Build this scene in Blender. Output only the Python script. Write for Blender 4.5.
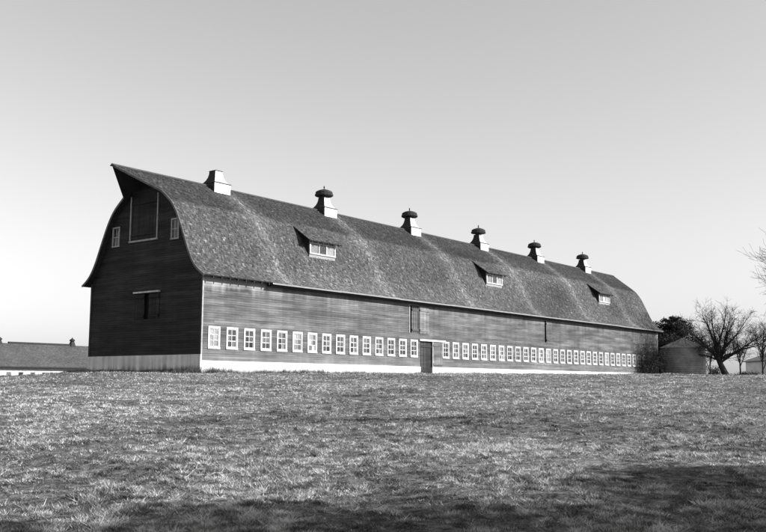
import bpy, math, random
import numpy as np
from mathutils import Vector, Matrix

# ------------------------------------------------------------------ clear
for o in list(bpy.data.objects):
    bpy.data.objects.remove(o, do_unlink=True)
scene = bpy.context.scene
COL = scene.collection
R = math.radians
random.seed(7)
rng = np.random.default_rng(11)

# ------------------------------------------------------------------ camera
# the barn stands on the axes: near corner at the origin, length along +X, width along +Y
CAM = Vector((-33.67, -38.40, -0.585))
YAW, PITCH, ROLL = R(37.767), R(7.194), R(0.234)
FW = Vector((math.cos(YAW)*math.cos(PITCH), math.sin(YAW)*math.cos(PITCH), math.sin(PITCH)))
r0 = Vector((math.sin(YAW), -math.cos(YAW), 0)); u0 = r0.cross(FW)
r2 = r0*math.cos(ROLL)+u0*math.sin(ROLL); u2 = -r0*math.sin(ROLL)+u0*math.cos(ROLL)
cd = bpy.data.cameras.new('camera'); cam = bpy.data.objects.new('camera', cd); COL.objects.link(cam)
cam.matrix_world = Matrix(((r2.x, u2.x, -FW.x, CAM.x), (r2.y, u2.y, -FW.y, CAM.y), (r2.z, u2.z, -FW.z, CAM.z), (0, 0, 0, 1)))
cd.sensor_width = 36; cd.sensor_fit = 'HORIZONTAL'; cd.lens = 933.05/766*36
cd.clip_start = 0.1; cd.clip_end = 8000
scene.camera = cam

# ------------------------------------------------------------------ light
SUN_EL, SUN_OFF = R(28), R(25)
TOSUN = Vector((math.cos(SUN_EL)*math.sin(SUN_OFF), -math.cos(SUN_EL)*math.cos(SUN_OFF), math.sin(SUN_EL)))
world = bpy.data.worlds.new('World'); scene.world = world; world.use_nodes = True
wt = world.node_tree; wt.nodes.clear()
sky = wt.nodes.new('ShaderNodeTexSky'); sky.sky_type = 'NISHITA'; sky.sun_disc = False
sky.sun_elevation = SUN_EL; sky.sun_rotation = math.atan2(TOSUN.x, TOSUN.y)
sky.air_density = 1.0; sky.dust_density = 1.0; sky.ozone_density = 1.0; sky.altitude = 200
wbw = wt.nodes.new('ShaderNodeVectorMath'); wbw.operation = 'DOT_PRODUCT'; wbw.inputs[1].default_value = (.03, .22, .75)   # black and white film
wbg = wt.nodes.new('ShaderNodeBackground'); wbg.inputs['Strength'].default_value = 0.104
wo = wt.nodes.new('ShaderNodeOutputWorld')
wt.links.new(sky.outputs[0], wbw.inputs[0]); wt.links.new(wbw.outputs['Value'], wbg.inputs['Color'])
wt.links.new(wbg.outputs[0], wo.inputs['Surface'])
sl = bpy.data.lights.new('sun', 'SUN'); sl.energy = 5.0; sl.angle = R(0.5); sl.color = (1, 1, 1)
so = bpy.data.objects.new('sun', sl); COL.objects.link(so)
so.rotation_euler = (-TOSUN).to_track_quat('-Z', 'Y').to_euler(); so.location = (0, -60, 60)
vs = scene.view_settings
vs.view_transform = 'Standard'; vs.look = 'None'; vs.gamma = 1; vs.use_curve_mapping = False
vs.exposure = 0.8
scene.render.engine = 'CYCLES'
scene.render.resolution_x = 1024; scene.render.resolution_y = 711

# ------------------------------------------------------------------ helpers
def tag(o, label=None, cat=None, group=None, kind=None):
    if label: o['label'] = label
    if cat: o['category'] = cat
    if group: o['group'] = group
    if kind: o['kind'] = kind
    return o

def empty(name, loc=(0, 0, 0), rz=0):
    o = bpy.data.objects.new(name, None); COL.objects.link(o)
    o.location = loc; o.rotation_euler = (0, 0, rz); o.empty_display_size = .3
    return o

def link(name, me, parent=None, loc=(0, 0, 0), rz=0):
    o = bpy.data.objects.new(name, me); COL.objects.link(o)
    o.parent = parent; o.location = loc; o.rotation_euler = (0, 0, rz)
    return o

class MB:
    def __init__(s): s.v = []; s.f = []; s.t = []
    def add(s, vs_, fs, tone=1.0):
        n = len(s.v); s.v += [tuple(p) for p in vs_]
        for f in fs: s.f.append(tuple(i+n for i in f)); s.t.append(tone)
        return s
    def box(s, x0, x1, y0, y1, z0, z1, tone=1.0):
        v = [(x, y, z) for z in (z0, z1) for y in (y0, y1) for x in (x0, x1)]
        return s.add(v, [(0, 2, 3, 1), (4, 5, 7, 6), (0, 1, 5, 4), (2, 6, 7, 3), (0, 4, 6, 2), (1, 3, 7, 5)], tone)
    def hexa(s, lo, hi, tone=1.0):      # two quads, lower and upper ring
        return s.add(list(lo)+list(hi), [(3, 2, 1, 0), (4, 5, 6, 7), (0, 1, 5, 4), (1, 2, 6, 5), (2, 3, 7, 6), (3, 0, 4, 7)], tone)
    def loft(s, rings, cap0=True, cap1=True, tone=1.0):
        n = len(rings[0]); v = [p for r in rings for p in r]; f = []
        for i in range(len(rings)-1):
            for k in range(n):
                a = i*n+k; b = i*n+(k+1) % n
                f.append((a, b, b+n, a+n))
        if cap0: f.append(tuple(range(n))[::-1])
        if cap1: f.append(tuple(range((len(rings)-1)*n, len(rings)*n)))
        return s.add(v, f, tone)
    def tube(s, pts, rad, n=5, tone=1.0):
        rings = []; prev = None
        for i, p in enumerate(pts):
            p = Vector(p)
            d = (Vector(pts[min(i+1, len(pts)-1)])-Vector(pts[max(i-1, 0)]))
            d = d.normalized() if d.length > 1e-6 else Vector((0, 0, 1))
            a = d.orthogonal().normalized() if prev is None else (prev-d*prev.dot(d))
            a = a.normalized() if a.length > 1e-6 else d.orthogonal().normalized()
            prev = a; b = d.cross(a)
            rings.append([p+(a*math.cos(2*math.pi*k/n)+b*math.sin(2*math.pi*k/n))*rad[i] for k in range(n)])
        return s.loft(rings, tone=tone)
    def mesh(s, name, m, smooth=False):
        me = bpy.data.meshes.new(name); me.from_pydata(s.v, [], s.f); me.update()
        at = me.attributes.new('tone', 'FLOAT', 'FACE')
        at.data.foreach_set('value', np.array(s.t, dtype=np.float32))
        if smooth: me.polygons.foreach_set('use_smooth', [True]*len(me.polygons))
        me.materials.append(m); return me
    def build(s, name, m, parent=None, loc=(0, 0, 0), smooth=False):
        return link(name, s.mesh(name, m, smooth), parent, loc)

def np_mesh(name, verts, faces, tones, m):
    """verts (n,3), faces (m,k) all of one size, tones (m,)"""
    me = bpy.data.meshes.new(name); k = faces.shape[1]
    me.vertices.add(len(verts)); me.vertices.foreach_set('co', verts.astype(np.float32).ravel())
    me.loops.add(faces.size); me.loops.foreach_set('vertex_index', faces.astype(np.int32).ravel())
    me.polygons.add(len(faces)); me.polygons.foreach_set('loop_start', np.arange(0, faces.size, k, dtype=np.int32))
    me.update(calc_edges=True)
    at = me.attributes.new('tone', 'FLOAT', 'FACE'); at.data.foreach_set('value', tones.astype(np.float32))
    me.materials.append(m); me.validate(); return me

def hash2(i, j, seed):
    h = np.sin(i*127.1+j*311.7+seed*74.7)*43758.5453
    return h-np.floor(h)
def vnoise(x, y, seed=0):
    i = np.floor(x); j = np.floor(y); fx = x-i; fy = y-j
    fx = fx*fx*(3-2*fx); fy = fy*fy*(3-2*fy)
    a = hash2(i, j, seed); b = hash2(i+1, j, seed); c = hash2(i, j+1, seed); d = hash2(i+1, j+1, seed)
    return (a*(1-fx)+b*fx)*(1-fy)+(c*(1-fx)+d*fx)*fy
def fbm(x, y, seed=0, oct=3):
    s = 0; w = 1; t = 0
    for k in range(oct):
        s = s+w*vnoise(x*2**k, y*2**k, seed+k*13); t += w; w *= .5
    return s/t

# ------------------------------------------------------------------ materials (grey: black and white film)
class NT:
    def __init__(s, name):
        s.m = bpy.data.materials.new(name); s.m.use_nodes = True; s.t = s.m.node_tree
        s.b = s.t.nodes['Principled BSDF']; s.b.inputs['Roughness'].default_value = .85
        s.b.inputs['Specular IOR Level'].default_value = .25
    def n(s, typ, **kw):
        x = s.t.nodes.new(typ)
        for k, v in kw.items(): setattr(x, k, v)
        return x
    def put(s, sock, v):
        if hasattr(v, 'is_linked') or hasattr(v, 'links'): s.t.links.new(v, sock)
        else: sock.default_value = v
    def math(s, op, a, b=0.0, clamp=False):
        x = s.n('ShaderNodeMath', operation=op, use_clamp=clamp); s.put(x.inputs[0], a); s.put(x.inputs[1], b); return x.outputs[0]
    def coord(s, scale=(1, 1, 1), kind='Object'):
        tc = s.n('ShaderNodeTexCoord'); mp = s.n('ShaderNodeMapping'); s.t.links.new(tc.outputs[kind], mp.inputs[0])
        mp.inputs['Scale'].default_value = scale; return mp.outputs[0]
    def noise(s, vec, scale=1, detail=4, rough=.55):
        x = s.n('ShaderNodeTexNoise'); s.t.links.new(vec, x.inputs['Vector']); x.inputs['Scale'].default_value = scale
        x.inputs['Detail'].default_value = detail; x.inputs['Roughness'].default_value = rough
        return x.outputs[0]
    def remap(s, v, a, b, c, d):
        x = s.n('ShaderNodeMapRange'); s.put(x.inputs[0], v)
        for i, q in enumerate((a, b, c, d)): x.inputs[i+1].default_value = q
        return x.outputs[0]
    def tone(s): 
        x = s.n('ShaderNodeAttribute', attribute_name='tone'); return x.outputs['Fac']
    def rnd(s): return s.n('ShaderNodeObjectInfo').outputs['Random']
    def z(s):
        tc = s.n('ShaderNodeTexCoord'); sp = s.n('ShaderNodeSeparateXYZ'); s.t.links.new(tc.outputs['Object'], sp.inputs[0]); return sp.outputs
    def color(s, v):
        cx = s.n('ShaderNodeCombineColor')
        for i in range(3): s.put(cx.inputs[i], v)
        s.t.links.new(cx.outputs[0], s.b.inputs['Base Color'])
    def bump(s, h, strength=.4, dist=.02):
        x = s.n('ShaderNodeBump'); s.put(x.inputs['Height'], h); x.inputs['Strength'].default_value = strength
        x.inputs['Distance'].default_value = dist; s.t.links.new(x.outputs[0], s.b.inputs['Normal'])
    def set(s, **kw):
        for k, v in kw.items(): s.b.inputs[k.replace('_', ' ')].default_value = v
        return s

def board_mat(name, base, streak, light_top=0.0, axis=0):
    q = NT(name)
    sc = [1, 1, 1]; sc[axis] = .12
    st = q.noise(q.coord((sc[0]*3, sc[1]*3, 22)), 1, 5, .6)       # grain along the boards
    big = q.noise(q.coord((.22, .22, .9)), 1, 4, .6)               # large worn areas
    ver = q.noise(q.coord((2.2, 2.2, .10)), 1, 3, .5)              # faint vertical runs
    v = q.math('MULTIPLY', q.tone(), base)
    v = q.math('MULTIPLY', v, q.remap(st, .3, .7, 1-streak, 1+streak))
    v = q.math('MULTIPLY', v, q.remap(big, .32, .68, .62, 1.4))
    v = q.math('MULTIPLY', v, q.remap(ver, .3, .7, .85, 1.15))
    bl = q.noise(q.coord((.35 if axis == 0 else 1, .35 if axis == 1 else 1, 3.2)), 1, 5, .65)     # dark weathered patches, long along the boards
    v = q.math('MULTIPLY', v, q.remap(bl, .36, .62, .55, 1.25))
    if light_top:
        zz = q.z()[2]
        up = q.remap(q.math('ADD', zz, q.remap(ver, .2, .8, -.35, .35)), 4.45, 5.0, 0, 1)   # paint kept under the eave
        up = q.math('MULTIPLY', up, q.remap(q.z()[0], 3.5, 6.5, light_top, light_top*.3))
        v = q.math('ADD', v, up)
        lo = q.remap(q.math('ADD', zz, q.remap(big, .2, .8, -.3, .3)), 1.5, .75, 0, light_top*.2)
        v = q.math('ADD', v, lo)
    q.color(v); q.bump(st, .5, .01); q.set(Roughness=.8)
    return q.m

M = {}
M['front'] = board_mat('faded_siding', .092, .22, .17, 0)
M['gable'] = board_mat('dark_siding', .020, .25, 0, 1)  # dark paint, lowered further to deepen the shade on these faces
M['door'] = board_mat('door_boards', .08, .3, 0, 0)
def flat_mat(name, base, var=.2, scale=3, rough=.85, spec=.25, metal=0., bump=0., tone=True):
    q = NT(name); n = q.noise(q.coord(), scale, 5, .6)
    v = q.remap(n, .3, .7, base*(1-var), base*(1+var))
    if tone: v = q.math('MULTIPLY', v, q.tone())
    q.color(v); q.b.inputs['Roughness'].default_value = rough; q.b.inputs['Specular IOR Level'].default_value = spec
    q.b.inputs['Metallic'].default_value = metal
    if bump: q.bump(n, bump, .02)
    return q.m
def paint_mat():
    q = NT('flaking_white_paint'); n = q.noise(q.coord((5, 5, 5)), 1, 6, .7); g = q.noise(q.coord((1.3, 1.3, 9)), 2, 4, .6)
    v = q.math('MULTIPLY', q.remap(n, .36, .62, .36, .64), q.remap(q.rnd(), 0, 1, .82, 1.08))      # bare grey wood where the paint is gone
    v = q.math('MULTIPLY', v, q.remap(g, .3, .7, .8, 1.1)); q.color(v); q.bump(n, .2, .01); return q.m
M['white'] = paint_mat()
M['trim'] = flat_mat('weathered_trim', .3, .25, 4)
M['rake'] = flat_mat('grey_rake_board', .13, .3, 4)
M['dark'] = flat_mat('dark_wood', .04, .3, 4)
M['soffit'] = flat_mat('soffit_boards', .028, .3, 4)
M['cornice'] = flat_mat('cornice_eave_shade', .022, .3, 4)
M['galv'] = flat_mat('galvanised_metal', .52, .3, 3.5, .5, .5, .55)
M['cap'] = flat_mat('rusty_cap_and_side_shade', .032, .4, 6, .8, .15, 0.)  # rusty caps, and the painted shade on the cupola sides
M['gutter'] = flat_mat('gutter_metal', .34, .15, 2, .55, .4, .3)
M['bark'] = flat_mat('bark', .03, .35, 8, .95, .1)
M['needles'] = flat_mat('needles', .035, .35, 3, .9, .1)
M['twig'] = flat_mat('pale_dead_wood', .4, .2, 8, .9, .1)

def foundation_mat(name, base, dirt):
    q = NT(name)
    n = q.noise(q.coord((.5, .5, 1.2)), 1.2, 5, .65); v2 = q.noise(q.coord((3, 3, .25)), 1, 4, .6)
    zz = q.z()[2]
    v = q.math('MULTIPLY', q.remap(n, .3, .7, base*.85, base*1.1), q.remap(v2, .3, .7, 1-dirt, 1+dirt*.3))
    sp = q.remap(q.math('ADD', zz, q.remap(v2, .3, .7, -.16, .16)), .02, .34, .30, 1.0)      # mud splashed up from the soil
    q.color(q.math('MULTIPLY', v, sp)); q.bump(n, .3, .02); return q.m
M['whitewash'] = foundation_mat('whitewashed_concrete', .66, .22)
M['concrete'] = foundation_mat('bare_concrete', .66, .4)

def shingle_mat():
    q = NT('wood_shingles')
    n = q.noise(q.coord((6, 6, 6)), 1, 4, .6); f = q.noise(q.coord((30, 30, 8)), 1, 3, .6)
    v = q.math('MULTIPLY', q.tone(), q.remap(n, .3, .7, .85, 1.15))
    v = q.math('MULTIPLY', v, q.remap(f, .3, .7, .7, 1.3))
    q.color(v); q.bump(f, .6, .01); q.set(Roughness=.9); return q.m
M['shingle'] = shingle_mat()

def glass_mat():
    q = NT('dusty_glass')
    n = q.noise(q.coord((3, 3, 3)), 1, 4, .6)
    dust = q.math('ADD', q.math('MULTIPLY', q.math('POWER', q.rnd(), 3.0), .14), q.remap(n, .35, .7, .01, .06))
    dust = q.math('MULTIPLY', dust, q.tone())
    q.color(dust); q.b.inputs['Roughness'].default_value = .12; q.b.inputs['Specular IOR Level'].default_value = .4
    q.bump(n, .15, .02); return q.m
M['glass'] = glass_mat()
M['paleglass'] = flat_mat('whitened_pane', .34, .25, 8)

def ground_mat():
    q = NT('dry_turf')
    a = q.noise(q.coord((.16, .16, .16)), 1, 4, .6); b = q.noise(q.coord((1.1, 1.1, 1.1)), 1, 5, .65)
    c = q.noise(q.coord((9, 9, 9)), 1, 5, .7); d = q.noise(q.coord((40, 40, 40)), 1, 3, .7)
    v = q.math('MULTIPLY', q.remap(a, .3, .7, .13, .20), q.remap(b, .32, .68, .6, 1.35))
    v = q.math('MULTIPLY', v, q.remap(c, .36, .64, .3, 1.6)); v = q.math('MULTIPLY', v, q.remap(d, .3, .7, .55, 1.5))
    q.color(v); h = q.math('ADD', q.math('MULTIPLY', c, .7), q.math('MULTIPLY', d, .3)); q.bump(h, 1.0, .16)
    q.set(Roughness=1.0); q.b.inputs['Specular IOR Level'].default_value = .05; return q.m
M['ground'] = ground_mat()
def grass_mat():
    q = NT('dry_grass')
    q.color(q.tone()); q.set(Roughness=.8); q.b.inputs['Specular IOR Level'].default_value = .2
    tr = q.n('ShaderNodeBsdfTranslucent'); cx = q.n('ShaderNodeCombineColor')
    for i in range(3): q.t.links.new(q.tone(), cx.inputs[i])
    q.t.links.new(cx.outputs[0], tr.inputs[0])
    mx = q.n('ShaderNodeMixShader'); mx.inputs[0].default_value = .2
    q.t.links.new(q.b.outputs[0], mx.inputs[1]); q.t.links.new(tr.outputs[0], mx.inputs[2])
    q.t.links.new(mx.outputs[0], q.t.nodes['Material Output'].inputs[0]); return q.m
M['grass'] = grass_mat()

# ------------------------------------------------------------------ terrain
L, W = 64.27, 10.0
FX, FY = math.cos(YAW), math.sin(YAW)            # level forward direction; right = (FY, -FX)
def su(x, y):
    dx = x-CAM.x; dy = y-CAM.y
    return dx*FX+dy*FY, dx*FY-dy*FX              # forward, right
def xy(s, u): return CAM.x+s*FX+u*FY, CAM.y+s*FY-u*FX
def height(x, y):
    x = np.asarray(x, float); y = np.asarray(y, float)
    s, u = su(x, y)
    k = 5.0; a = -2.2+2.2*s/46.0                # slope rising from the camera, easing off at the barn
    h = -np.logaddexp(-a*k, 0.0)/k
    h = np.maximum(h, -3.0)
    h = h+.25*np.clip((s-60)/45, 0, 1)*np.clip((u+10)/20, 0, 1)
    h = h+.28*np.exp(-(((x-.5)/3.2)**2+((y-9.5)/5)**2))                  # low bank by the gable
    h = h-.29*np.clip((-u-15)/6, 0, 1)*np.clip((s-30)/15, 0, 1)
    h = h-2.6*np.clip((s-62)/35, 0, 1)*np.clip((-u-14)/14, 0, 1)        # falls away to the other barn
    inb = (x > -1.5) & (x < L+1.5) & (y > -1.5) & (y < W+1.5)
    bumps = (fbm(x*.35, y*.35, 3, 3)-.5)*.16*np.clip(s/20, .3, 1)+(fbm(x*1.7, y*1.7, 9, 2)-.5)*.11
    fade = np.clip((np.maximum(np.maximum(-x, x-L), np.maximum(-y, y-W)))/5, 0.12, 1)
    return h+bumps*fade
def hz(x, y): return float(height(x, y))

sv = np.concatenate([np.linspace(-40, 4, 23), np.linspace(4.4, 60, 190), np.linspace(60.8, 130, 70), np.geomspace(133, 4000, 40)])
uv = np.concatenate([-np.geomspace(4000, 70, 30), np.linspace(-68, -22, 40), np.linspace(-21.5, 21.5, 110), np.linspace(22, 68, 40), np.geomspace(70, 4000, 30)])
S_, U_ = np.meshgrid(sv, uv, indexing='ij'); X_, Y_ = xy(S_, U_)
Z_ = height(X_, Y_); Z_ = np.where(np.hypot(S_, U_) > 150, Z_-.002*(np.hypot(S_, U_)-150), Z_)
ni, nj = S_.shape; ix = np.arange(ni*nj).reshape(ni, nj)
gf = np.stack([ix[:-1, :-1], ix[:-1, 1:], ix[1:, 1:], ix[1:, :-1]], -1).reshape(-1, 4)[:, ::-1]
gm = np_mesh('ground', np.stack([X_, Y_, Z_], -1).reshape(-1, 3), gf, np.ones(len(gf)), M['ground'])
gm.polygons.foreach_set('use_smooth', [True]*len(gm.polygons))
tag(link('ground', gm), kind='structure')

# ------------------------------------------------------------------ roof profile
PR = [(-.50, 5.22), (-.12, 5.45), (.32, 5.85), (.70, 6.42), (1.06, 7.15), (1.46, 8.0), (1.92, 8.88), (2.40, 9.52), (3.0, 10.03), (3.7, 10.57), (4.35, 11.07), (5.0, 11.57)]
def catmull(P, per=10):
    out = []
    Q = [P[0]]+list(P)+[P[-1]]
    for i in range(1, len(Q)-2):
        a, b, c, d = (np.array(q) for q in Q[i-1:i+3])
        for k in range(per):
            t = k/per
            out.append(.5*((2*b)+(-a+c)*t+(2*a-5*b+4*c-d)*t*t+(-a+3*b-3*c+d)*t**3))
    out.append(np.array(P[-1])); return np.array(out)
PF = catmull(PR); ARC = np.concatenate([[0], np.cumsum(np.hypot(*np.diff(PF, axis=0).T))]); AT = ARC[-1]
def prof(s): return np.interp(s, ARC, PF[:, 0]), np.interp(s, ARC, PF[:, 1])
def y_at(z): return float(np.interp(z, PF[:, 1], PF[:, 0]))
def z_at(y): return float(np.interp(y, PF[:, 0], PF[:, 1]))
RX0, RX1 = -.35, L+.35
HY, TIPX = 3.25, -2.5                    # hay hood: where it leaves the rake, and its tip
def xstart(y): return RX0 if y < HY else RX0+(TIPX-RX0)*(y-HY)/(5-HY)
xstart_v = lambda y: np.where(y < HY, RX0, RX0+(TIPX-RX0)*(y-HY)/(5-HY))

CUP = [5.2, 15.45, 25.8, 36.12, 46.45, 56.9]
def shingle_tone(x, s):
    """wood shingle grey: darker upper slope, pale wash below each metal ventilator"""
    f = s/AT
    base = .063+.07*(fbm(x*.16, s*.35, 21, 3)-.5)
    up = np.clip((f-.605+.03*(fbm(x*.4, s*0, 5, 2)-.5))/.03, 0, 1)
    base = base*(1-.55*up)
    wash = np.zeros_like(x)
    for i, c in enumerate(CUP):
        drift = c+.50+(1-f)*.6+.22*(fbm(s*.45+i*7, s*0, 31, 2)-.5)
        for off, wd, am in ((.12, .48, 1.0), (-.55, .26, .5), (0, 1.0, .55)):
            wash = np.maximum(wash, am*np.exp(-((x-drift-off)/wd)**2))
    wash *= .75+.4*fbm(x*1.5, s*1.0, 41, 2)
    return base*(1-.1*wash)+.066*wash

def shingles(name, x0f, x1, s0, s1, P, tonef, parent, expo=.14, mirror=None, wmin=.07, wmax=.17, lift=.022):
    """courses of single shingles on the profile P(s)->(y,z); each a tilted plate with a butt end"""
    V = []; T = []; n = 0
    sc = s0
    while sc < s1-.02:
        y0, z0 = P(sc); y1, z1 = P(min(sc+expo*1.25, s1))
        ty, tz = y1-y0, z1-z0; ln = math.hypot(ty, tz)+1e-9; ty /= ln; tz /= ln; ny, nz = -tz, ty
        a = x0f(float(y0)); cnt = int((x1-a)/wmin)+2
        w = rng.uniform(wmin, wmax, cnt); e = a+np.concatenate([[0], np.cumsum(w)]); e = e[e < x1-.03]; e = np.append(e, x1)
        xa, xb = e[:-1]+.004, e[1:]-.004; m = len(xa)
        keep = rng.random(m) > .006; xa, xb = xa[keep], xb[keep]; m = len(xa)
        l0 = lift+rng.normal(0, .006, m)+.02*(rng.random(m) < .06); j = rng.normal(0, .012, m); lt = .004+rng.random(m)*.004
        tw = rng.normal(0, .004, m)
        def pt(x, o, s): return np.stack([x, np.broadcast_to(y0+ty*s+ny*o, x.shape), np.broadcast_to(z0+tz*s+nz*o, x.shape)], -1)
        ll = ln
        v = np.stack([pt(xa, l0+tw, j), pt(xb, l0-tw, j), pt(xb, lt, ll), pt(xa, lt, ll), pt(xa, l0*0-.004, j), pt(xb, l0*0-.004, j)], 1)
        V.append(v.reshape(-1, 3))
        xm = (xa+xb)/2; t = tonef(xm, np.full(m, sc))*np.exp(rng.normal(0, .34 if lift > .02 else .15, m))
        T.append(np.repeat(t, 2)); n += m; sc += expo
    V = np.concatenate(V); T = np.concatenate(T); b = np.arange(n)[:, None]*6
    F = np.concatenate([b+np.array([0, 1, 2, 3]), b+np.array([4, 5, 1, 0])], 1).reshape(-1, 4)
    if mirror is not None: V[:, 1] = 2*mirror-V[:, 1]; F = F[:, ::-1]
    return tag(link(name, np_mesh(name, V, F, T, M['shingle']), parent), kind='stuff')

# ------------------------------------------------------------------ barn
barn = empty('barn')
tag(barn, 'very long weathered wooden barn with gambrel roof, hay hood and row of small windows', 'barn')

def siding(name, zlo, zhi, interval, openings, mapf, m, parent, h=.13, blen=(3.5, 7.0), tv=.13, flip=False):
    """lapped boards: every course stands proud at its lower edge; openings are really cut out"""
    mb = MB(); rr = random.Random(len(name)*31+int(zhi*10)); nrow = int(math.ceil((zhi-zlo)/h))
    for r in range(nrow):
        za, zb = zlo+r*h, min(zlo+(r+1)*h, zhi)
        cuts = sorted({za, zb}|{z for o in openings for z in o[2:4] if za+1e-4 < z < zb-1e-4})
        A0, A1 = interval(za)
        br = [A0]; p = A0-rr.uniform(0, blen[0])
        while p < A1:
            p += rr.uniform(*blen)
            if A0+.3 < p < A1-.3: br.append(p)
        br.append(A1); tones = [math.exp(rr.gauss(0, tv)) for _ in br]; pr = [abs(rr.gauss(0, .003)) for _ in br]
        for c0, c1 in zip(cuts[:-1], cuts[1:]):
            zm = (c0+c1)/2; e0 = interval(c0); e1 = interval(c1)
            ops = sorted((o[0], o[1]) for o in openings if o[2] < zm < o[3])
            for k in range(len(br)-1):
                segs = [(br[k], br[k+1])]
                for a, b in ops:
                    ns = []
                    for s0, s1 in segs:
                        if b <= s0 or a >= s1: ns.append((s0, s1)); continue
                        if a > s0: ns.append((s0, a))
                        if b < s1: ns.append((b, s1))
                    segs = ns
                d0 = .016*(1-(c0-za)/h)+.002+pr[k]; d1 = .016*(1-(c1-za)/h)+.002+pr[k]
                for s0, s1 in segs:
                    if s1-s0 < .005: continue
                    t0 = e1[0] if abs(s0-A0) < 1e-6 else s0; t1 = e1[1] if abs(s1-A1) < 1e-6 else s1
                    q0 = e0[0] if abs(s0-A0) < 1e-6 else s0; q1 = e0[1] if abs(s1-A1) < 1e-6 else s1
                    if t1 <= t0: continue
                    v = [mapf(q0, d0, c0), mapf(q1, d0, c0), mapf(t1, d1, c1), mapf(t0, d1, c1), mapf(q0, -.01, c0), mapf(q1, -.01, c0)]
                    f = [(0, 1, 2, 3)]+([(4, 5, 1, 0)] if c0 == za else [])
                    if flip: f = [g[::-1] for g in f]
                    mb.add(v, f, tones[k])
    return mb.build(name, m, parent)

WIN_X = [.88+1.325*i for i in list(range(15))+list(range(17, 47))]
WZ0, WZ1, WHW = 1.27, 2.49, .43
ops = [(x-WHW+.05, x+WHW-.05, WZ0+.05, WZ1-.05) for x in WIN_X]
ops += [(20.2, 21.68, 0, 2.42), (21.75, 22.90, .66, 2.40), (18.92, 19.98, 2.97, 4.88), (38.74, 39.88, 3.03, 4.9)]
siding('front_wall', .62, 5.36, lambda z: (0.0, L), ops, lambda a, d, z: (a, -d, z), M['front'], barn)
siding('back_wall', .62, 5.36, lambda z: (0.0, L), [], lambda a, d, z: (a, W+d, z), M['front'], barn, h=.26, flip=True)
def gint(z):
    e = 0.0 if z < 5.42 else max(0, y_at(z)+.0)
    return (e, W-e)
HAY = (3.93, 6.45, 7.6, 10.2)
GW = [(2.06, 2.74), (7.42, 8.10)]
gops = [(3.98, 6.40, 7.65, 10.1)]+[(a+.05, b-.05, 7.45, 8.55) for a, b in GW]+[(3.6, 5.7, 3.0, 4.5)]
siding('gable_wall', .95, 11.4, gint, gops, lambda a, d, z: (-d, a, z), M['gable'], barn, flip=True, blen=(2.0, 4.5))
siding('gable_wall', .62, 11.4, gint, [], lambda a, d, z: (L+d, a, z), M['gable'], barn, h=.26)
# foundation
mb = MB(); mb.box(.02, 20.2, -.06, .3, -1.2, .62); mb.box(21.68, L, -.06, .3, -1.2, .615); mb.build('foundation', M['whitewash'], barn)
mb = MB(); mb.box(-.07, .02, -.05, W+.05, -1.4, .95); mb.build('foundation', M['concrete'], barn)
mb = MB(); mb.box(.02, L, W-.3, W+.06, -1.6, .62); mb.box(L-.1, L+.06, .3, W-.3, -1.6, .62); mb.build('foundation', M['concrete'], barn)
# corner boards, door sill
for (x0, x1, y0, y1, z0, mm) in ((-.03, .055, -.04, -.002, .63, 'trim'), (-.04, -.002, .0, .10, .96, 'dark'), (L-.12, L+.04, -.045, -.002, .63, 'white'), (-.045, -.002, W-.12, W+.02, .96, 'dark')):
    MB().box(x0, x1, y0, y1, z0, 5.3).build('corner_board', M[mm], barn)
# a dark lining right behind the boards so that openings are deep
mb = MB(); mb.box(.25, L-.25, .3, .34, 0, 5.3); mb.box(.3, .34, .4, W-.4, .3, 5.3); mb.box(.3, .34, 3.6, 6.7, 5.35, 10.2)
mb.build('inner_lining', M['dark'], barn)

# windows ------------------------------------------------------------
def frame_mb(hw, z0, z1, w, d0, d1, sill=True):
    mb = MB(); mb.box(-hw, -hw+w, -d1, -d0, z0, z1); mb.box(hw-w, hw, -d1, -d0, z0, z1)
    mb.box(-hw+w, hw-w, -d1+.003, -d0, z1-w, z1)
    if sill: mb.box(-hw-.008, hw+.008, -d1-.02, -d0+.002, z0-.01, z0+w*.8)
    else: mb.box(-hw+w, hw-w, -d1+.003, -d0, z0, z0+w)
    return mb
h = WZ1-WZ0
casing_me = frame_mb(WHW, 0, h, .105, -.02, .052).mesh('window', M['white'])
mu = MB(); iw = WHW-.105
for sx in (-1, 1): mu.box(sx*iw-(.038 if sx > 0 else 0), sx*iw+(.038 if sx < 0 else 0), -.02, .01, .09, h-.105)
mu.box(-iw+.038, iw-.038, -.018, .01, h-.145, h-.105); mu.box(-iw+.038, iw-.038, -.018, .01, .09, .15)
mu.box(-.018, .018, -.014, .01, .15, h-.145)
for k in (1, 2):
    z = .15+(h-.295)*k/3; mu.box(-iw+.038, -.018, -.016, .01, z-.02, z+.02); mu.box(.018, iw-.038, -.016, .01, z-.02, z+.02)
sash_me = mu.mesh('sash', M['white'])
def pane_mesh(seed):
    rr = random.Random(seed); mb = MB()
    for i in range(2):
        for k in range(3):
            x0 = -iw if i == 0 else .0; z0 = .1+(h-.24)*k/3; z1 = .1+(h-.24)*(k+1)/3
            t = rr.choice([.35, .5, .8, 1.0]) * (1.0+.75*k)  # rows paler upward: sky reflection put into the pane tone
            if rr.random() < .12: t = 2.6
            g = rr.uniform(-.012, .012)
            mb.add([(x0, .012+g, z0), (x0+iw, .012, z0), (x0+iw, .012-g, z1), (x0, .012, z1)], [(0, 1, 2, 3)], t)
    return mb
panes = [pane_mesh(k).mesh('pane', M['glass']) for k in range(9)]
pm_ = pane_mesh(99); pm_.t = [.5+.5*random.random() for _ in pm_.t]; pale = pm_.mesh('pane', M['paleglass'])
for i, x in enumerate(WIN_X):
    w = link('window', casing_me, barn, (x, 0, WZ0))
    link('sash', sash_me, w); link('pane', pale if i in (0, 27, 36) else panes[(i*7+i//5) % 9], w)
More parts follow.
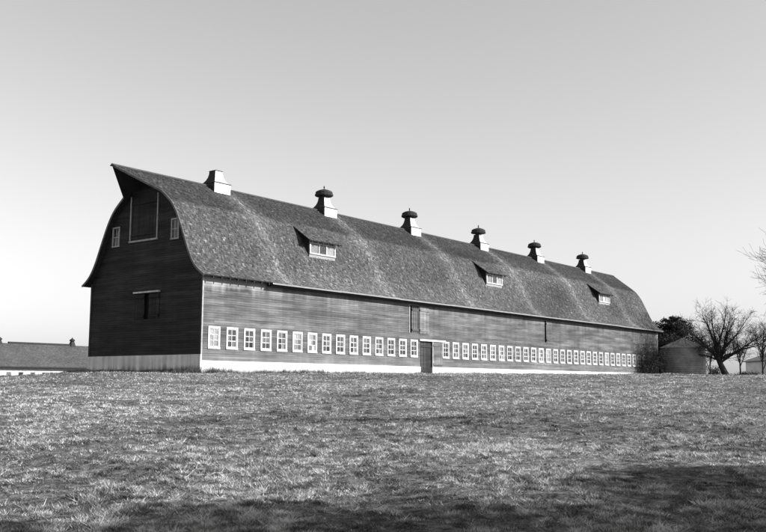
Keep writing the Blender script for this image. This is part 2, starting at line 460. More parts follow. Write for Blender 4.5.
# gable windows
gfm = frame_mb(.34, 0, 1.2, .085, -.02, .05).mesh('window', M['trim'])
gmu = MB(); gmu.box(-.02, .02, -.014, .01, .07, 1.1); gmu.box(-.255, -.02, -.014, .01, .56, .61); gmu.box(.02, .255, -.014, .01, .56, .61)
gsm = gmu.mesh('sash', M['trim'])
gpm = MB().add([(-.26, .012, .06), (.26, .012, .06), (.26, .012, 1.12), (-.26, .012, 1.12)], [(0, 1, 2, 3)], .8).mesh('pane', M['glass'])
for a, b in GW:
    w = link('window', gfm, barn, (0, (a+b)/2, 7.4), R(-90)); link('sash', gsm, w); link('pane', gpm, w)

# doors ---------------------------------------------------------------
def plank_door(name, parent, mapf, a0, a1, z0, z1, d, m, n, t0, tv=.3, battens=True, seed=1):
    """vertical planks, each its own piece, on two battens"""
    rr = random.Random(seed); w = (a1-a0)/n
    root = None
    for zz in (z0+.12*(z1-z0), z0+.86*(z1-z0)):
        c = [[mapf(a, dd, zz+e) for a, dd in ((a0+.03, d+.005), (a1-.03, d+.005), (a1-.03, d+.045), (a0+.03, d+.045))] for e in (-.07, .07)]
        o = MB().hexa(c[0], c[1], t0*.9).build(name if root is None else 'batten', m, parent if root is None else root)
        root = root or o
    for k in range(n):
        p, q = a0+w*k+.004, a0+w*(k+1)-.004; dd = d+rr.uniform(-.006, .004); zt = z1-rr.uniform(0, .015)
        MB().hexa([mapf(p, dd-.03, z0), mapf(q, dd-.03, z0), mapf(q, dd, z0), mapf(p, dd, z0)],
                  [mapf(p, dd-.03, zt), mapf(q, dd-.03, zt), mapf(q, dd, zt), mapf(p, dd, zt)], t0*math.exp(rr.gauss(0, tv))).build('plank', m, root)
    return root
fm = lambda a, d, z: (a, -d, z)
gmf = lambda a, d, z: (-d, a, z)
plank_door('door', barn, fm, 20.22, 21.66, .06, 2.40, -.06, M['door'], 8, .34, .5, seed=3)
plank_door('door', barn, fm, 21.70, 22.94, .60, 2.42, .055, M['front'], 8, 1.25, .12, seed=4)
MB().box(20.05, 23.28, -.12, -.02, 2.43, 2.56).build('door_header', M['white'], barn)
MB().box(21.66, 21.75, -.07, .02, .62, 2.43).build('door_post', M['trim'], barn)
MB().box(20.1, 21.8, -.5, -.065, -.3, .06).build('door_step', M['concrete'], barn)
plank_door('loft_door', barn, fm, 19.22, 20.0, 2.95, 4.86, -.02, M['door'], 5, 1.15, .15, seed=5)
plank_door('loft_door', barn, fm, 20.06, 21.25, 2.95, 4.86, .06, M['front'], 6, 1.7, .12, seed=6)
plank_door('loft_door', barn, fm, 38.96, 39.92, 3.0, 4.9, .05, M['front'], 5, .95, .12, seed=7)
MB().box(18.86, 18.95, -.045, -.002, 2.93, 4.9).build('jamb', M['trim'], barn)
# gable: hay door with pale frame, lower sliding doors under a track
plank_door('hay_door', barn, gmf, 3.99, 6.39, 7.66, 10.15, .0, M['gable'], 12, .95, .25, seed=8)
mb = MB()
mb.box(-.06, -.002, HAY[0], HAY[0]+.075, 7.6, 10.25); mb.box(-.06, -.002, HAY[1]-.075, HAY[1], 7.6, 10.25); mb.box(-.09, -.004, HAY[0]-.03, HAY[1]+.03, 7.52, 7.62)
mb.build('hay_door_frame', M['trim'], barn)
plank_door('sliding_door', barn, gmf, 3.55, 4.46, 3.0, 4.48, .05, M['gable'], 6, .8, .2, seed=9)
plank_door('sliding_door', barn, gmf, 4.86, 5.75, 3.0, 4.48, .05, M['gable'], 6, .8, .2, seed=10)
MB().box(-.16, -.02, 3.52, 5.78, 4.5, 4.59).build('door_track', M['white'], barn)

# roof deck -------------------------------------------------------------
def deck(mirror):
    mb = MB(); pts = []
    for s in np.linspace(0, AT, 40):
        y, z = prof(s); y2, z2 = prof(min(s+.05, AT)); y1, z1 = prof(max(s-.05, 0))
        t = Vector((0, y2-y1, z2-z1)).normalized(); n = Vector((0, -t.z, t.y)); pts.append((float(y), float(z), n))
    for i in range(len(pts)-1):
        (ya, za, na), (yb, zb, nb) = pts[i], pts[i+1]
        c = []
        for (yy, zz, nn, off) in ((ya, za, na, -.06), (yb, zb, nb, -.06), (yb, zb, nb, -.003), (ya, za, na, -.003)):
            c.append((yy+nn.y*off, zz+nn.z*off, xstart(yy)))
        f = [(x, (2*mirror-y if mirror is not None else y), z) for (y, z, x) in c]
        e = [(RX1, q[1], q[2]) for q in f]
        mb.add(f+e, [(0, 1, 2, 3), (7, 6, 5, 4), (0, 4, 5, 1), (2, 6, 7, 3), (1, 5, 6, 2), (3, 7, 4, 0)])
    return mb
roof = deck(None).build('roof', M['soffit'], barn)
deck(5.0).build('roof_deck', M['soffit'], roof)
shingles('shingles', xstart, RX1, 0, AT, prof, shingle_tone, roof)
shingles('shingles', xstart, RX1, 0, AT, prof, shingle_tone, roof, expo=.28, wmin=.3, wmax=.7, mirror=5.0)
# ridge boards
mb = MB()
for sx in (-1, 1):
    mb.hexa([(TIPX-.02, 5, 11.60), (TIPX-.02, 5+sx*.16, 11.49), (RX1, 5+sx*.16, 11.49), (RX1, 5, 11.60)], [(TIPX-.02, 5, 11.63), (TIPX-.02, 5+sx*.17, 11.515), (RX1, 5+sx*.17, 11.515), (RX1, 5, 11.63)], .45)
mb.build('ridge_cap', M['rake'], roof)
# bargeboards follow the rake and the hood edge
def rake(xo, hood, mirror):
    mb = MB(); ss = np.linspace(0, AT, 36); P = []
    for s in ss:
        y, z = prof(s); y2, z2 = prof(min(s+.05, AT)); y1, z1 = prof(max(s-.05, 0))
        t = Vector((0, y2-y1, z2-z1)).normalized(); P.append((float(y), float(z), Vector((0, -t.z, t.y)), xstart(float(y)) if hood else xo))
    sg = -1 if hood else 1
    for i in range(len(P)-1):
        rings = []
        for (y, z, n, x) in (P[i], P[i+1]):
            q = [(x+sg*dx, y+n.y*o, z+n.z*o) for dx, o in ((.002, -.10), (.035, -.10), (.035, .02), (.002, .02))]
            if mirror: q = [(a, 10-b, c) for a, b, c in q]
            rings.append(q)
        mb.loft(rings, i == 0, i == len(P)-2, tone=1.0)
    return mb
for mir in (False, True):
    rake(RX0, True, mir).build('bargeboard', M['rake'], roof)
    rake(RX1, False, mir).build('bargeboard', M['rake'], roof)
# rafter tails under the front eave
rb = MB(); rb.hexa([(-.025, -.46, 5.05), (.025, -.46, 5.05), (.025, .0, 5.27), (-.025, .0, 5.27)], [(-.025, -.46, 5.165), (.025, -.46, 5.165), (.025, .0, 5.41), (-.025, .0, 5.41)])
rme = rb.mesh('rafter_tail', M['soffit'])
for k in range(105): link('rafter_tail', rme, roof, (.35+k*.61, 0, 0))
mb = MB()
GX = [4.85]+[4.85+6.1*k for k in range(1, 10)]+[L+.32]
for a, b in zip(GX[:-1], GX[1:]):
    g = MB(); dz = random.uniform(-.012, .012)
    prf = [(-.50, 5.19), (-.52, 5.10), (-.60, 5.10), (-.63, 5.19), (-.62, 5.19), (-.595, 5.115), (-.525, 5.115), (-.51, 5.19)]
    g.loft([[(a+.01, y, z+dz) for y, z in prf], [(b-.01, y, z+dz) for y, z in prf]]); g.build('gutter', M['gutter'], roof)

for a, b in zip(GX[:-1], GX[1:]):      # boxed cornice behind the gutter, near-black to stand in for the eave shadow
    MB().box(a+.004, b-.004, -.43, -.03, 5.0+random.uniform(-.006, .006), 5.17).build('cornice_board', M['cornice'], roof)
# dormers ---------------------------------------------------------------
def dormer(xc):
    d = MB(); FYd, zb, zt = 1.15, 7.35, 8.40
    # front wall below and around the window band
    d.box(-1.25, 1.25, FYd, FYd+.05, zb, 7.56); d.box(-1.25, 1.25, FYd, FYd+.05, 8.36, 8.52)
    root = d.build('dormer', M['front'], barn, (xc, 0, 0))
    for sx in (-1, 1):
        c = MB(); pts = [(FYd+.02, zb)]; 
        for z in np.linspace(7.4, 9.15, 10): pts.append((y_at(z)+.06, z))
        pts.append((FYd+.02, 8.50))
        x0, x1 = (sx*1.25, sx*1.25+sx*.04)
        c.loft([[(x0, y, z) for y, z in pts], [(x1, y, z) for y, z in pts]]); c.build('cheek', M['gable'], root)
    P0, P1 = (.80, 8.40), (2.30, 9.44)
    rs = MB(); n = Vector((0, -(P1[1]-P0[1]), P1[0]-P0[0])).normalized()
    lo = [(-1.58, P0[0]+n.y*-.07, P0[1]-n.z*.07), (1.58, P0[0]-n.y*.07, P0[1]-n.z*.07), (1.58, P1[0]-n.y*.07, P1[1]-n.z*.07), (-1.58, P1[0]-n.y*.07, P1[1]-n.z*.07)]
    hi = [(-1.58, *P0), (1.58, *P0), (1.58, *P1), (-1.58, *P1)]
    rs.hexa(lo, hi); rs.build('dormer_roof', M['soffit'], root)
    ln = math.hypot(P1[0]-P0[0], P1[1]-P0[1])
    shingles('shingles', lambda y: -1.62, 1.62, 0, ln, lambda s: (P0[0]+(P1[0]-P0[0])*s/ln, P0[1]+(P1[1]-P0[1])*s/ln), lambda x, s: 0.05+0*x, root)
    for k in range(6): MB().hexa([(-1.3+k*.52-.03, .84, 8.25), (-1.3+k*.52+.03, .84, 8.25), (-1.3+k*.52+.03, 1.2, 8.5), (-1.3+k*.52-.03, 1.2, 8.5)], [(-1.3+k*.52-.03, .84, 8.35), (-1.3+k*.52+.03, .84, 8.35), (-1.3+k*.52+.03, 1.2, 8.6), (-1.3+k*.52-.03, 1.2, 8.6)]).build('rafter_tail', M['soffit'], root)
    f = frame_mb(1.25, 7.58, 8.36, .10, -1.17, -1.10); 
    for sx in (-.36, .36): f.box(sx-.045, sx+.045, 1.105, 1.16, 7.66, 8.26)
    f.build('window_frame', M['white'], root)
    for k in (-1, 0, 1): 
        MB().add([(k*.75-.40, 1.15, 7.62), (k*.75+.40, 1.15, 7.62), (k*.75+.40, 1.15, 8.30), (k*.75-.40, 1.15, 8.30)], [(0, 1, 2, 3)], [.5, 1.0, .7][k+1]).build('pane', M['paleglass'] if k != 0 or xc > 40 else M['glass'], root)
for xc in (11.0, 32.35, 53.6): dormer(xc)

# roof ventilators -------------------------------------------------------
def square(hw, z): return [(-hw, -hw, z), (hw, -hw, z), (hw, hw, z), (-hw, hw, z)]
def circ(r, z, n=16): return [(r*math.cos(2*math.pi*k/n), r*math.sin(2*math.pi*k/n), z) for k in range(n)]
def cupola(x, i):
    c = MB().loft([square(.66, -.75), square(.655, .14)]).build('cupola', M['galv'], barn, (x, 5, 11.57))
    MB().loft([square(.70, .142), square(.70, .175)]).build('ledge', M['cap'], c)
    sk = MB().loft([square(.62, .177), square(.52, .27), square(.42, .42), square(.345, .60), square(.30, .80), square(.285, .97)]); sk.build('flared_skirt', M['galv'], c)
    for sg in (-1, 1):          # dark panels put the shade of these sides into their colour
        lv = [(.664, -.75), (.664, .14)]; lu = [(.625, .177), (.525, .27), (.425, .42), (.35, .60), (.305, .80), (.29, .97)]
        for q_, nm in ((lv, 'side_shade_panel'), (lu, 'skirt_shade_panel')):
            m_ = MB(); m_.loft([[(sg*a, -a*.93, z), (sg*(a+.006), -a*.93, z), (sg*(a+.006), a*.93, z), (sg*a, a*.93, z)] for a, z in q_]); m_.build(nm, M['cap'], c)
    if i == 0:
        MB().loft([square(.31, .972), square(.31, 1.0), square(.25, 1.04)]).build('flat_top', M['cap'], c); return
    r = random.Random(i); tl = (0, 0, -.03, .03, -.05, .02)[i]
    cp = MB().loft([circ(.27, .96), circ(.27, 1.06), circ(.60, 1.08), circ(.66, 1.12), circ(.66, 1.22), circ(.60, 1.26), circ(.62, 1.30), circ(.60, 1.40), circ(.42, 1.50), circ(.22, 1.56), circ(.08, 1.60)]).build('cap', M['cap'], c)
    cp.rotation_euler = (tl, -tl, 0)
    fn = MB().loft([circ(.05, 1.585, 8), circ(.03, 1.68, 8), circ(.06, 1.74, 8), circ(.012, 1.86, 8)]).build('finial', M['cap'], c); fn.rotation_euler = (tl, -tl, 0)
for i, x in enumerate(CUP): cupola(x, i)

# ------------------------------------------------------------------ grass
def blades(name, n, dmin, dmax, span, label, tonek=1.0):
    th = rng.uniform(-span, span, n); d = np.exp(rng.uniform(math.log(dmin), math.log(dmax), n))
    x = CAM.x+d*np.cos(YAW+th); y = CAM.y+d*np.sin(YAW+th)
    ok = ~((x > -.12) & (x < L+.1) & (y > -.1) & (y < W+.1)); x, y, d = x[ok], y[ok], d[ok]; n = len(x)
    cl = .6*fbm(x*7.5, y*7.5, 51, 2)+.4*fbm(x*2.4, y*2.4, 55, 2); pat = fbm(x*.28, y*.28, 61, 3); pat2 = fbm(x*1.1, y*1.1, 71, 2); tuft = fbm(x*9, y*9, 77, 2)
    keep = rng.random(n) < np.clip((cl-.33)*6, .22, 1)*np.clip((pat2-.16)*5, .5, 1); x, y, d, cl, pat, pat2, tuft = (a[keep] for a in (x, y, d, cl, pat, pat2, tuft)); n = len(x)
    z = height(x, y)-.01
    long_ = rng.random(n) < .03
    hgt = (.014+.047*np.clip((cl-.38)*2.8, 0, 1)*(.35+1.1*pat2))*rng.uniform(.5, 1.3, n)*np.where(long_, 1.7, 1)
    wd = .005*(d/8)**.75*rng.uniform(.6, 1.5, n); az = rng.uniform(0, 2*np.pi, n); ln = rng.uniform(.3, 2.0, n)*hgt; la = rng.uniform(0, 2*np.pi, n)
    ca, sa = np.cos(az)*wd, np.sin(az)*wd
    V = np.stack([np.stack([x-ca, y-sa, z], -1), np.stack([x+ca, y+sa, z], -1), np.stack([x+np.cos(la)*ln, y+np.sin(la)*ln, z+hgt], -1)], 1).reshape(-1, 3)
    t = (.18+.22*np.clip((pat-.3)*2.0, 0, 1)+.36*(pat2-.5)+.18*(fbm(su(x, y)[0]*1.1, su(x, y)[1]*.22, 88, 3)-.5))*.96*np.exp(3.6*(tuft-.5)+rng.normal(0, .45, n))*tonek
    t = np.clip(t, .015, .6)
    F = np.arange(3*n).reshape(-1, 3)
    return tag(link(name, np_mesh(name, V, F, t, M['grass'])), label, 'grass', kind='stuff')
blades('grass', 2800000, 5.5, 120, .72, 'short dry winter grass covering the rising field')
# weeds along the foot of the barn
def weeds():
    V = []; T = []
    for k in range(1900):
        if random.random() < .72: x, y = random.uniform(.2, L), -.12-abs(random.gauss(0, .35))
        else: x, y = -.12-abs(random.gauss(0, .7)), random.uniform(-.3, W+1)
        den = float(fbm(np.array([x*.35]), np.array([y*.35]), 81, 2)[0])
        if den < .37 or 20.2 < x < 21.7: continue
        z = hz(x, y)-.02; hh = random.uniform(.1, .5)*(den-.25)*2
        for b in range(16):
            a = random.uniform(0, 6.28); l = random.uniform(.05, .6)*hh; w = .012; q = random.uniform(0, 6.28)
            ox, oy = x+random.gauss(0, .07), y+random.gauss(0, .05)
            V += [(ox-w*math.cos(q), oy-w*math.sin(q), z), (ox+w*math.cos(q), oy+w*math.sin(q), z), (ox+l*math.cos(a), oy+l*math.sin(a), z+hh*random.uniform(.5, 1))]
            T.append(random.uniform(.03, .15))
    V = np.array(V); tag(link('weeds', np_mesh('weeds', V, np.arange(len(V)).reshape(-1, 3), np.array(T), M['grass'])), 'dark ragged weeds along the foot of the long barn', 'weeds', kind='stuff')
weeds()

# ------------------------------------------------------------------ trees
def branch(mb, p, d, length, r, depth, rr, minr, up=.08, wig=.25, kids=(3, 5), tail=0.0):
    n = 4 if depth > 1 else 3
    pts = [p.copy()]; rad = [r]; q = p.copy(); dd = d.copy()
    for i in range(n):
        wq = wig*.6; dd = (dd+Vector((rr.gauss(0, wq), rr.gauss(0, wq), rr.gauss(0, wq)+up))).normalized()
        q = q+dd*length/n; pts.append(q.copy()); rad.append(max(minr, r*(1-.75*(i+1)/n)))
    mb.tube(pts, rad, 6 if r > .08 else (4 if r > .02 else 3))
    if depth <= 0: return
    for k in range(rr.randint(*kids)):
        t = rr.uniform(.3, 1.0); i = min(int(t*n), n-1); f = t*n-i
        base = pts[i].lerp(pts[i+1], f); ax = (pts[i+1]-pts[i]).normalized()
        o = ax.orthogonal().normalized(); o.rotate(Matrix.Rotation(rr.uniform(0, 6.283), 3, ax))
        nd = (ax*rr.uniform(.5, 1.0)+o*rr.uniform(.5, 1.0)).normalized()
        branch(mb, base, nd, length*rr.uniform(.55, .85), max(minr, (rad[i]*(1-f)+rad[i+1]*f)*.62), depth-1, rr, minr, up, wig, kids)

def bare_tree(name, x, y, label, limbs, trunk, seed, depth=3, minr=.010, group=None, kids=(4, 6)):
    """trunk: list of (u, w, z, r) seen from the camera side (u to the right, w away); limbs: (start, [(u, w, z)...], r)"""
    rr = random.Random(seed); base = Vector((x, y, hz(x, y)-.1)); ru, rw = Vector((FY, -FX, 0)), Vector((FX, FY, 0))
    P = lambda u, w, z: ru*u+rw*w+Vector((0, 0, z))
    root = empty(name, base); tag(root, label, 'tree', group)
    tp = [P(*t[:3]) for t in trunk]; mb = MB(); mb.tube(tp, [t[3] for t in trunk], 9); mb.build('trunk', M['bark'], root, smooth=True)
    cr = MB()
    for pts, r in limbs:
        q = [P(*t) for t in pts]; cr.tube(q, [r*(1-.7*i/(len(q)-1)) for i in range(len(q))], 6)
        for i in range(1, len(q)):
            seg = q[i]-q[i-1]; ax = seg.normalized()
            for k in range(rr.randint(3, 5)):
                b = q[i-1]+seg*rr.random(); o = ax.orthogonal().normalized(); o.rotate(Matrix.Rotation(rr.uniform(0, 6.28), 3, ax))
                branch(cr, b, (ax*.8+o*rr.uniform(.4, 1)+Vector((0, 0, .25))).normalized(), seg.length*rr.uniform(.6, 1.1), r*(1-.7*i/len(q))*.5, depth-1, rr, minr, kids=kids)
        branch(cr, q[-1], (q[-1]-q[-2]).normalized(), (q[-1]-q[-2]).length, r*.32, depth-1, rr, minr, kids=kids)
    cr.build('crown', M['bark'], root)
    return root
def sway(rr, pts, j=.12): return [(u+rr.gauss(0, j), w+rr.gauss(0, j), z+rr.gauss(0, j*.5)) for u, w, z in pts]
rr = random.Random(5)
main_limbs = []
for k in range(15):
    a = -1.35+2.7*k/14+rr.gauss(0, .06); w = rr.uniform(-1, 1); reach = 4.0 if a < 0 else 4.6
    u1, z1, w1 = math.sin(a)*reach*.98, 1.7+math.cos(a)*3.7*rr.uniform(.8, 1.08)+.9, w*2.2
    z0 = rr.uniform(1.2, 2.1); u0_ = -.5*(z0/2.1)+.1
    pts = [(u0_, 0, z0)]
    for q in (.25, .5, .75, 1.0):
        pts.append((u0_+(u1-u0_)*(q**1.15)+rr.gauss(0, .10), w1*q+rr.gauss(0, .1), z0+(z1-z0)*(q**.9)+rr.gauss(0, .08)))
    main_limbs.append((pts, rr.uniform(.085, .15)))
T1 = (64.3, -6.85)
bare_tree('bare_tree', *T1, 'large bare spreading tree with leaning trunk right of the round metal bin', main_limbs,
          [(.45, 0, 0, .42), (.2, 0, .6, .33), (-.1, .05, 1.3, .29), (-.5, 0, 2.2, .22)], 21, depth=3, minr=.008, kids=(3, 5))
def slim(name, s, u, hgt, seed, label, n=4, lean=0.0, r=.13, spread=.28, minr=.012, depth=2):
    rr = random.Random(seed); x, y = xy(s, u)
    tr = [(lean*hgt*k/4, rr.gauss(0, .06), hgt*.6*k/4, r*(1-.16*k)) for k in range(5)]
    lm = []
    for k in range(n):
        a = rr.uniform(0, 6.28); f = rr.uniform(.3, 1.0); z0 = hgt*.6*f; u0_ = lean*hgt*f; ll = hgt*(1-f*.6)
        lm.append(([(u0_+math.cos(a)*spread*ll*q, math.sin(a)*spread*ll*q, z0+ll*q*.85) for q in (0, .3, .65, 1.0)], r*.5))
    return bare_tree(name, x, y, label, lm, tr, seed, depth=depth, minr=minr)
def at_px(px, s): return s*(px-383)/933.0*0.992
slim('young_tree', 107, at_px(705.5, 107), 4.6, 31, 'thin upright young tree just right of the round metal bin', r=.13, spread=.25)
slim('young_tree', 110, at_px(711.5, 110), 4.2, 32, 'thin young tree between metal bin and the large bare tree', r=.10, spread=.3)
slim('young_tree', 112, at_px(741.5, 112), 5.6, 33, 'slim bare young tree beside the left end of the pale shed', r=.12, spread=.35, n=6)
slim('bare_tree', 96, at_px(817, 96), 11.6, 34, 'tall bare tree at the right edge, only branch tips in view', r=.26, spread=.36, n=14, depth=3)
slim('bare_tree', 128, at_px(764, 128), 7.0, 35, 'faint bare tree behind the pale shed roof', r=.14, spread=.36, n=8)

def evergreen(name, x, y, hgt, rad, label, seed, base_f=.12, n=1100, leaf=.2, cone=.55):
    """trunk, boughs and thousands of needle sprays"""
    rr = random.Random(seed); r = np.random.default_rng(seed); root = empty(name, (x, y, hz(x, y)-.1)); tag(root, label, 'tree')
    mb = MB(); mb.tube([(0, 0, 0), (.05, .02, hgt*.4), (0, .05, hgt*.75), (.02, 0, hgt*.97)], [.05+rad*.06, rad*.06, rad*.035, .02], 8)
    boughs = []
    for k in range(44):
        f = base_f+(1-base_f)*(k+.5)/44*.97; a = k*2.4+rr.uniform(-.4, .4)
        rl = rad*min(1, ((1-f)/(1-cone))**.7 if f > cone else (.75+.25*(f-base_f)/(cone-base_f)))*rr.uniform(.65, 1.12)
        p0 = Vector((0, 0, hgt*f*.95)); p1 = p0+Vector((math.cos(a)*rl, math.sin(a)*rl, rl*rr.uniform(-.05, .35)))
        boughs.append((p0, p1, rl)); mb.tube([p0, p0.lerp(p1, .5)+Vector((0, 0, .06*rl)), p1], [.05, .035, .012], 4)
    mb.build('trunk', M['bark'], root)
    V = []; T = []
    for p0, p1, rl in boughs:
        m = int(n*max(.2, rl/rad)); t = r.uniform(.22, 1.05, m)[:, None]
        c = np.array(p0)*(1-t)+np.array(p1)*t+r.normal(0, 1, (m, 3))*np.array([.16, .16, .11])*max(rl, .6)*(.5+.6*t)
        a = r.normal(0, 1, (m, 3)); a[:, 2] *= .6; a /= np.linalg.norm(a, axis=1)[:, None]; b = r.normal(0, 1, (m, 3)); b -= a*(a*b).sum(1)[:, None]; b /= np.linalg.norm(b, axis=1)[:, None]
        l = leaf*r.uniform(.6, 1.4, (m, 1))
        V.append(np.stack([c-b*l*.16, c+b*l*.16, c+a*l], 1).reshape(-1, 3)); T.append(np.exp(r.normal(0, .3, m)))
    V = np.concatenate(V); T = np.concatenate(T)
    link('crown', np_mesh('crown', V, np.arange(len(V)).reshape(-1, 3), T, M['needles']), root)
    return root
px_, py_ = xy(118, at_px(676, 118)); evergreen('evergreen_tree', px_, py_, 8.3, 3.9, 'dark dense evergreen tree behind barn end and metal bin', 3, cone=.62, n=700, leaf=.34)
px_, py_ = xy(124, at_px(660, 124)); evergreen('evergreen_tree', px_, py_, 7.4, 3.0, 'smaller dark evergreen almost hidden behind the barn end', 4, cone=.55, n=500, leaf=.34)
# trees standing right of the photographer: their long shadows cross the foreground; last three added to block sky light
for (s, u, hg, rd, sd, lb) in ((3.5, 14.5, 11.3, 3.0, 6, 'tall evergreen out of frame shading the near grass'), (2.4, 20.5, 14.0, 3.2, 7, 'tallest evergreen out of frame farther right'), (7.7, 14.6, 7.2, 2.6, 8, 'lower evergreen out of frame shading the right foreground'),
        (2.2, 26.5, 16.0, 2.8, 9, 'farthest evergreen out of frame to the right'), (-6, 7, 11, 3.4, 10, 'added unseen evergreen behind and to the right, blocks sky light'), (-7, -2, 11, 3.6, 12, 'added unseen evergreen straight behind, blocks sky light'), (-3, 13, 10, 3.2, 13, 'added unseen evergreen farther right behind, blocks sky light')):
    x, y = xy(s, u); evergreen('evergreen_tree', x, y, hg, rd, lb, sd, base_f=.06, cone=.62, n=1250, leaf=.3)

# ------------------------------------------------------------------ grain bin
bx, by = xy(99.5, at_px(685, 99.5)); bz = hz(bx, by)-.05
bin_ = empty('grain_bin', (bx, by, bz)); tag(bin_, 'round corrugated metal grain bin with conical roof at far end of barn', 'grain bin')
N = 48; rad_b, hb = 2.25, 3.1; mb = MB(); rings = []
for k in range(0, 125):
    z = hb*k/124; rings.append(circ(rad_b+.018*math.sin(z*2*math.pi/.2), z, N))
mb.loft(rings, False, False); mb.build('wall', M['galv2'] if 'galv2' in M else flat_mat('old_galvanised_sheet', .22, .35, 1.5, .6, .3, .2), bin_, smooth=True)
broof = MB().loft([circ(rad_b+.1, hb-.02, N), circ(rad_b+.1, hb+.02, N), circ(.35, hb+.88, N), circ(.35, hb+.85, N)], False, False).build('roof', flat_mat('bin_roof_sheet', .26, .25, 2, .6, .4, .3), bin_)
rm = MB().hexa([(.38, -.03, hb+.855), (.38, .03, hb+.855), (rad_b+.1, .03, hb+.02), (rad_b+.1, -.03, hb+.02)], [(.38, -.02, hb+.92), (.38, .02, hb+.92), (rad_b+.1, .02, hb+.08), (rad_b+.1, -.02, hb+.08)]).mesh('roof_rib', M['gutter'])
for k in range(18): link('roof_rib', rm, broof, (0, 0, 0), 2*math.pi*k/18)
MB().loft([circ(.40, hb+.83, 16), circ(.40, hb+.93, 16), circ(.1, hb+1.05, 16)]).build('lid', M['gutter'], broof)
for k in range(3):
    z = .02+k*1.03; MB().loft([circ(rad_b+.03, z, N), circ(rad_b+.045, z+.02, N), circ(rad_b+.03, z+.06, N)], False, False).build('hoop', M['gutter'], bin_)

# ------------------------------------------------------------------ pale shed at the right edge
sx_, sy_ = xy(128, at_px(805, 128)); shed = empty('shed', (sx_, sy_, hz(sx_, sy_)-.1), YAW-math.pi/2)
tag(shed, 'pale low shed with shallow gable roof at the right edge', 'shed')
HW, EZ, RZ, DP = 4.4, 2.75, 4.25, 9.0
mb = MB(); mb.loft([[(-HW, y, 0), (HW, y, 0), (HW, y, EZ), (0, y, RZ), (-HW, y, EZ)] for y in (0, DP)]); mb.build('wall', flat_mat('pale_sheet', .6, .12, 1.2), shed)
rf = MB()
for sg in (-1, 1): rf.hexa([(0, -.3, RZ+.01), (0, DP+.3, RZ+.01), (sg*(HW+.35), DP+.3, EZ-.12+.01), (sg*(HW+.35), -.3, EZ-.12+.01)], [(0, -.3, RZ+.13), (0, DP+.3, RZ+.13), (sg*(HW+.35), DP+.3, EZ+.0), (sg*(HW+.35), -.3, EZ+.0)])
rf.build('roof', flat_mat('shed_roof', .14, .2, 2), shed)
dr = MB(); dr.box(-1.35, 1.1, -.06, -.003, 0, 2.1); dr.build('door', flat_mat('shed_door', .42, .12, 2), shed)
for xx in (-1.43, 1.1): MB().box(xx, xx+.08, -.07, -.002, 0, 2.18).build('door_frame', M['dark'], shed)
MB().box(-1.35, 1.1, -.07, -.002, 2.1, 2.18).build('door_frame', M['dark'], shed)

# low shrubs by the shed and under the trees
def shrub(s, u, hgt, rad, seed, label):
    r = np.random.default_rng(seed); x, y = xy(s, u); z = hz(x, y); n = 900
    root = empty('shrub', (x, y, z-.03)); tag(root, label, 'shrub', 'scrubby bushes below the far trees')
    st = MB(); rq = random.Random(seed)
    for k in range(9):
        a = rq.uniform(0, 6.28); st.tube([(0, 0, 0), (math.cos(a)*rad*.4, math.sin(a)*rad*.4, hgt*.6), (math.cos(a)*rad*.8, math.sin(a)*rad*.8, hgt*.95)], [.03, .02, .008], 4)
    st.build('stems', M['bark'], root)
    n = int(900*max(1, hgt)); c = r.normal(0, 1, (n, 3))*np.array([rad*.45, rad*.45, hgt*.28])+np.array([0, 0, hgt*.5]); c[:, 2] = np.abs(c[:, 2])
    a = r.normal(0, 1, (n, 3)); a /= np.linalg.norm(a, axis=1)[:, None]; b = np.cross(a, r.normal(0, 1, (n, 3))); b /= np.linalg.norm(b, axis=1)[:, None]
    V = np.stack([c-b*.03, c+b*.03, c+a*.2], 1).reshape(-1, 3)
    link('foliage', np_mesh('foliage', V, np.arange(3*n).reshape(-1, 3), np.exp(r.normal(0, .3, n)), M['needles']), root)
for k, (px, s, hg, rd, lb) in enumerate(((755.5, 122, .9, .8, 'small dark bush in front of the pale shed'), (745, 118, .8, .7, 'small dark bush at the left corner of the pale shed'),
        (716, 112, 1.3, 1.0, 'brushy thicket behind the leaning tree trunk'), (735, 114, .5, 1.3, 'low scrub right of the leaning tree trunk'), (652.5, 96.5, 3.0, 1.5, 'dark brush in the gap between barn end and metal bin'))):
    shrub(s, at_px(px, s), hg, rd, 50+k, lb)

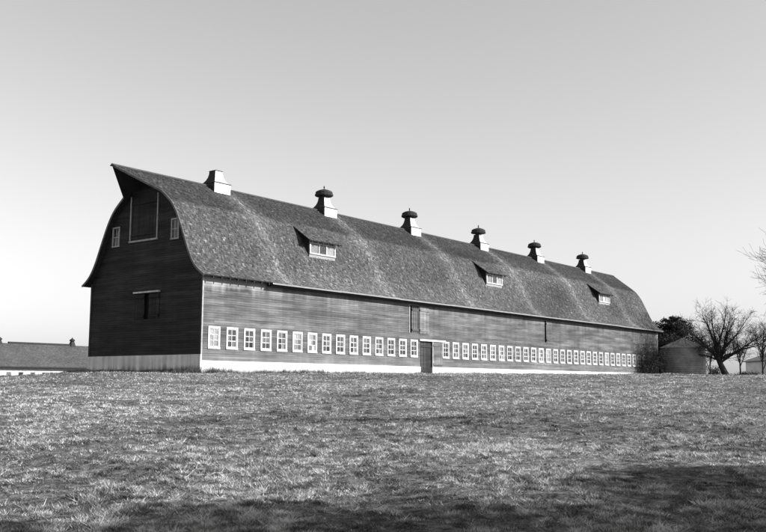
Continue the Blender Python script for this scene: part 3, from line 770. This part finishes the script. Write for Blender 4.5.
# ------------------------------------------------------------------ the other barn, beyond the rise at the left
nb = empty('low_barn', (0, 0, 0)); tag(nb, 'low distant barn with long shingled roof beyond the rise at left', 'barn')
NY0, NY1, NR, NE, NZ = 60.4, 70.4, 65.4, 1.22, 4.2
gz = -2.2
def lroof(name, xa, xb, zr, tone):
    ln = math.hypot(NR-NY0+.6, zr-NE); fy = lambda s: (NY0-.6+(NR-NY0+.6)*s/ln, NE+(zr-NE)*s/ln)
    d = MB(); d.hexa([(xa, NY0-.6, NE-.1), (xb, NY0-.6, NE-.1), (xb, NR, zr-.1), (xa, NR, zr-.1)], [(xa, NY0-.6, NE-.005), (xb, NY0-.6, NE-.005), (xb, NR, zr-.005), (xa, NR, zr-.005)])
    d.hexa([(xa, NY1+.6, NE-.1), (xb, NY1+.6, NE-.1), (xb, NR, zr-.1), (xa, NR, zr-.1)], [(xa, NY1+.6, NE-.005), (xb, NY1+.6, NE-.005), (xb, NR, zr-.005), (xa, NR, zr-.005)])
    o = d.build('roof', M['soffit'], nb)
    shingles('shingles', lambda y: xa, xb, 0, ln, fy, lambda x, s: tone*(1+.5*(fbm(x*.5, s*.5, 91, 3)-.5)), o, expo=.16, wmin=.12, wmax=.3, lift=.012)
lroof('roof', 5, 60, 4.05, .06)
MB().box(27.3, 36.2, NR-.16, NR+.16, 3.9, 4.24).build('ridge_vent', M['soffit'], nb)
mb = MB(); mb.loft([[(x, NY0, gz), (x, NY1, gz), (x, NY1, NE-.1), (x, NR, 3.8), (x, NY0, NE-.1)] for x in (5.3, 59.7)]); mb.build('wall', M['white'], nb)
wm = MB().box(-.28, .28, -.03, -.002, 0, .62).mesh('window', M['glass'])
for k in range(18): link('window', wm, nb, (6.6+1.5*k, NY0, -.05))
MB().box(4.9, 60.1, NY0-.62, NY0-.56, NE-.12, NE+.0).build('fascia', M['soffit'], nb)
for x, zz in ((36.0, 4.2), (26.1, 4.0)):
    c = MB().loft([square(.42, -.35), square(.30, .2), square(.2, .5)]).build('cupola', M['cap'], nb, (x, NR, zz))
    MB().loft([circ(.2, .5), circ(.42, .52), circ(.42, .72), circ(.15, .9), circ(.03, 1.1)]).build('cap', M['cap'], c)
    c.scale = (.8, .8, .8)

# ------------------------------------------------------------------ small things in the grass
def fallen(s, u, seed, label, ln=.55):
    rr = random.Random(seed); x, y = xy(s, u); mb = MB()
    base = Vector((0, 0, .05)); a = rr.uniform(0, 6.28)
    branch(mb, base, Vector((math.cos(a), math.sin(a), .05)), ln, .011, 2, rr, .004, up=0.0, wig=.18, kids=(2, 4))
    o = mb.build('fallen_branch', M['twig'], None, (x, y, hz(x, y)+.02)); tag(o, label, 'branch')
fallen(10.6, -2.2, 1, 'pale forked twig fallen in the left foreground grass', .2)
fallen(10.9, -1.95, 2, 'short pale twig lying just behind the forked twig', .15)
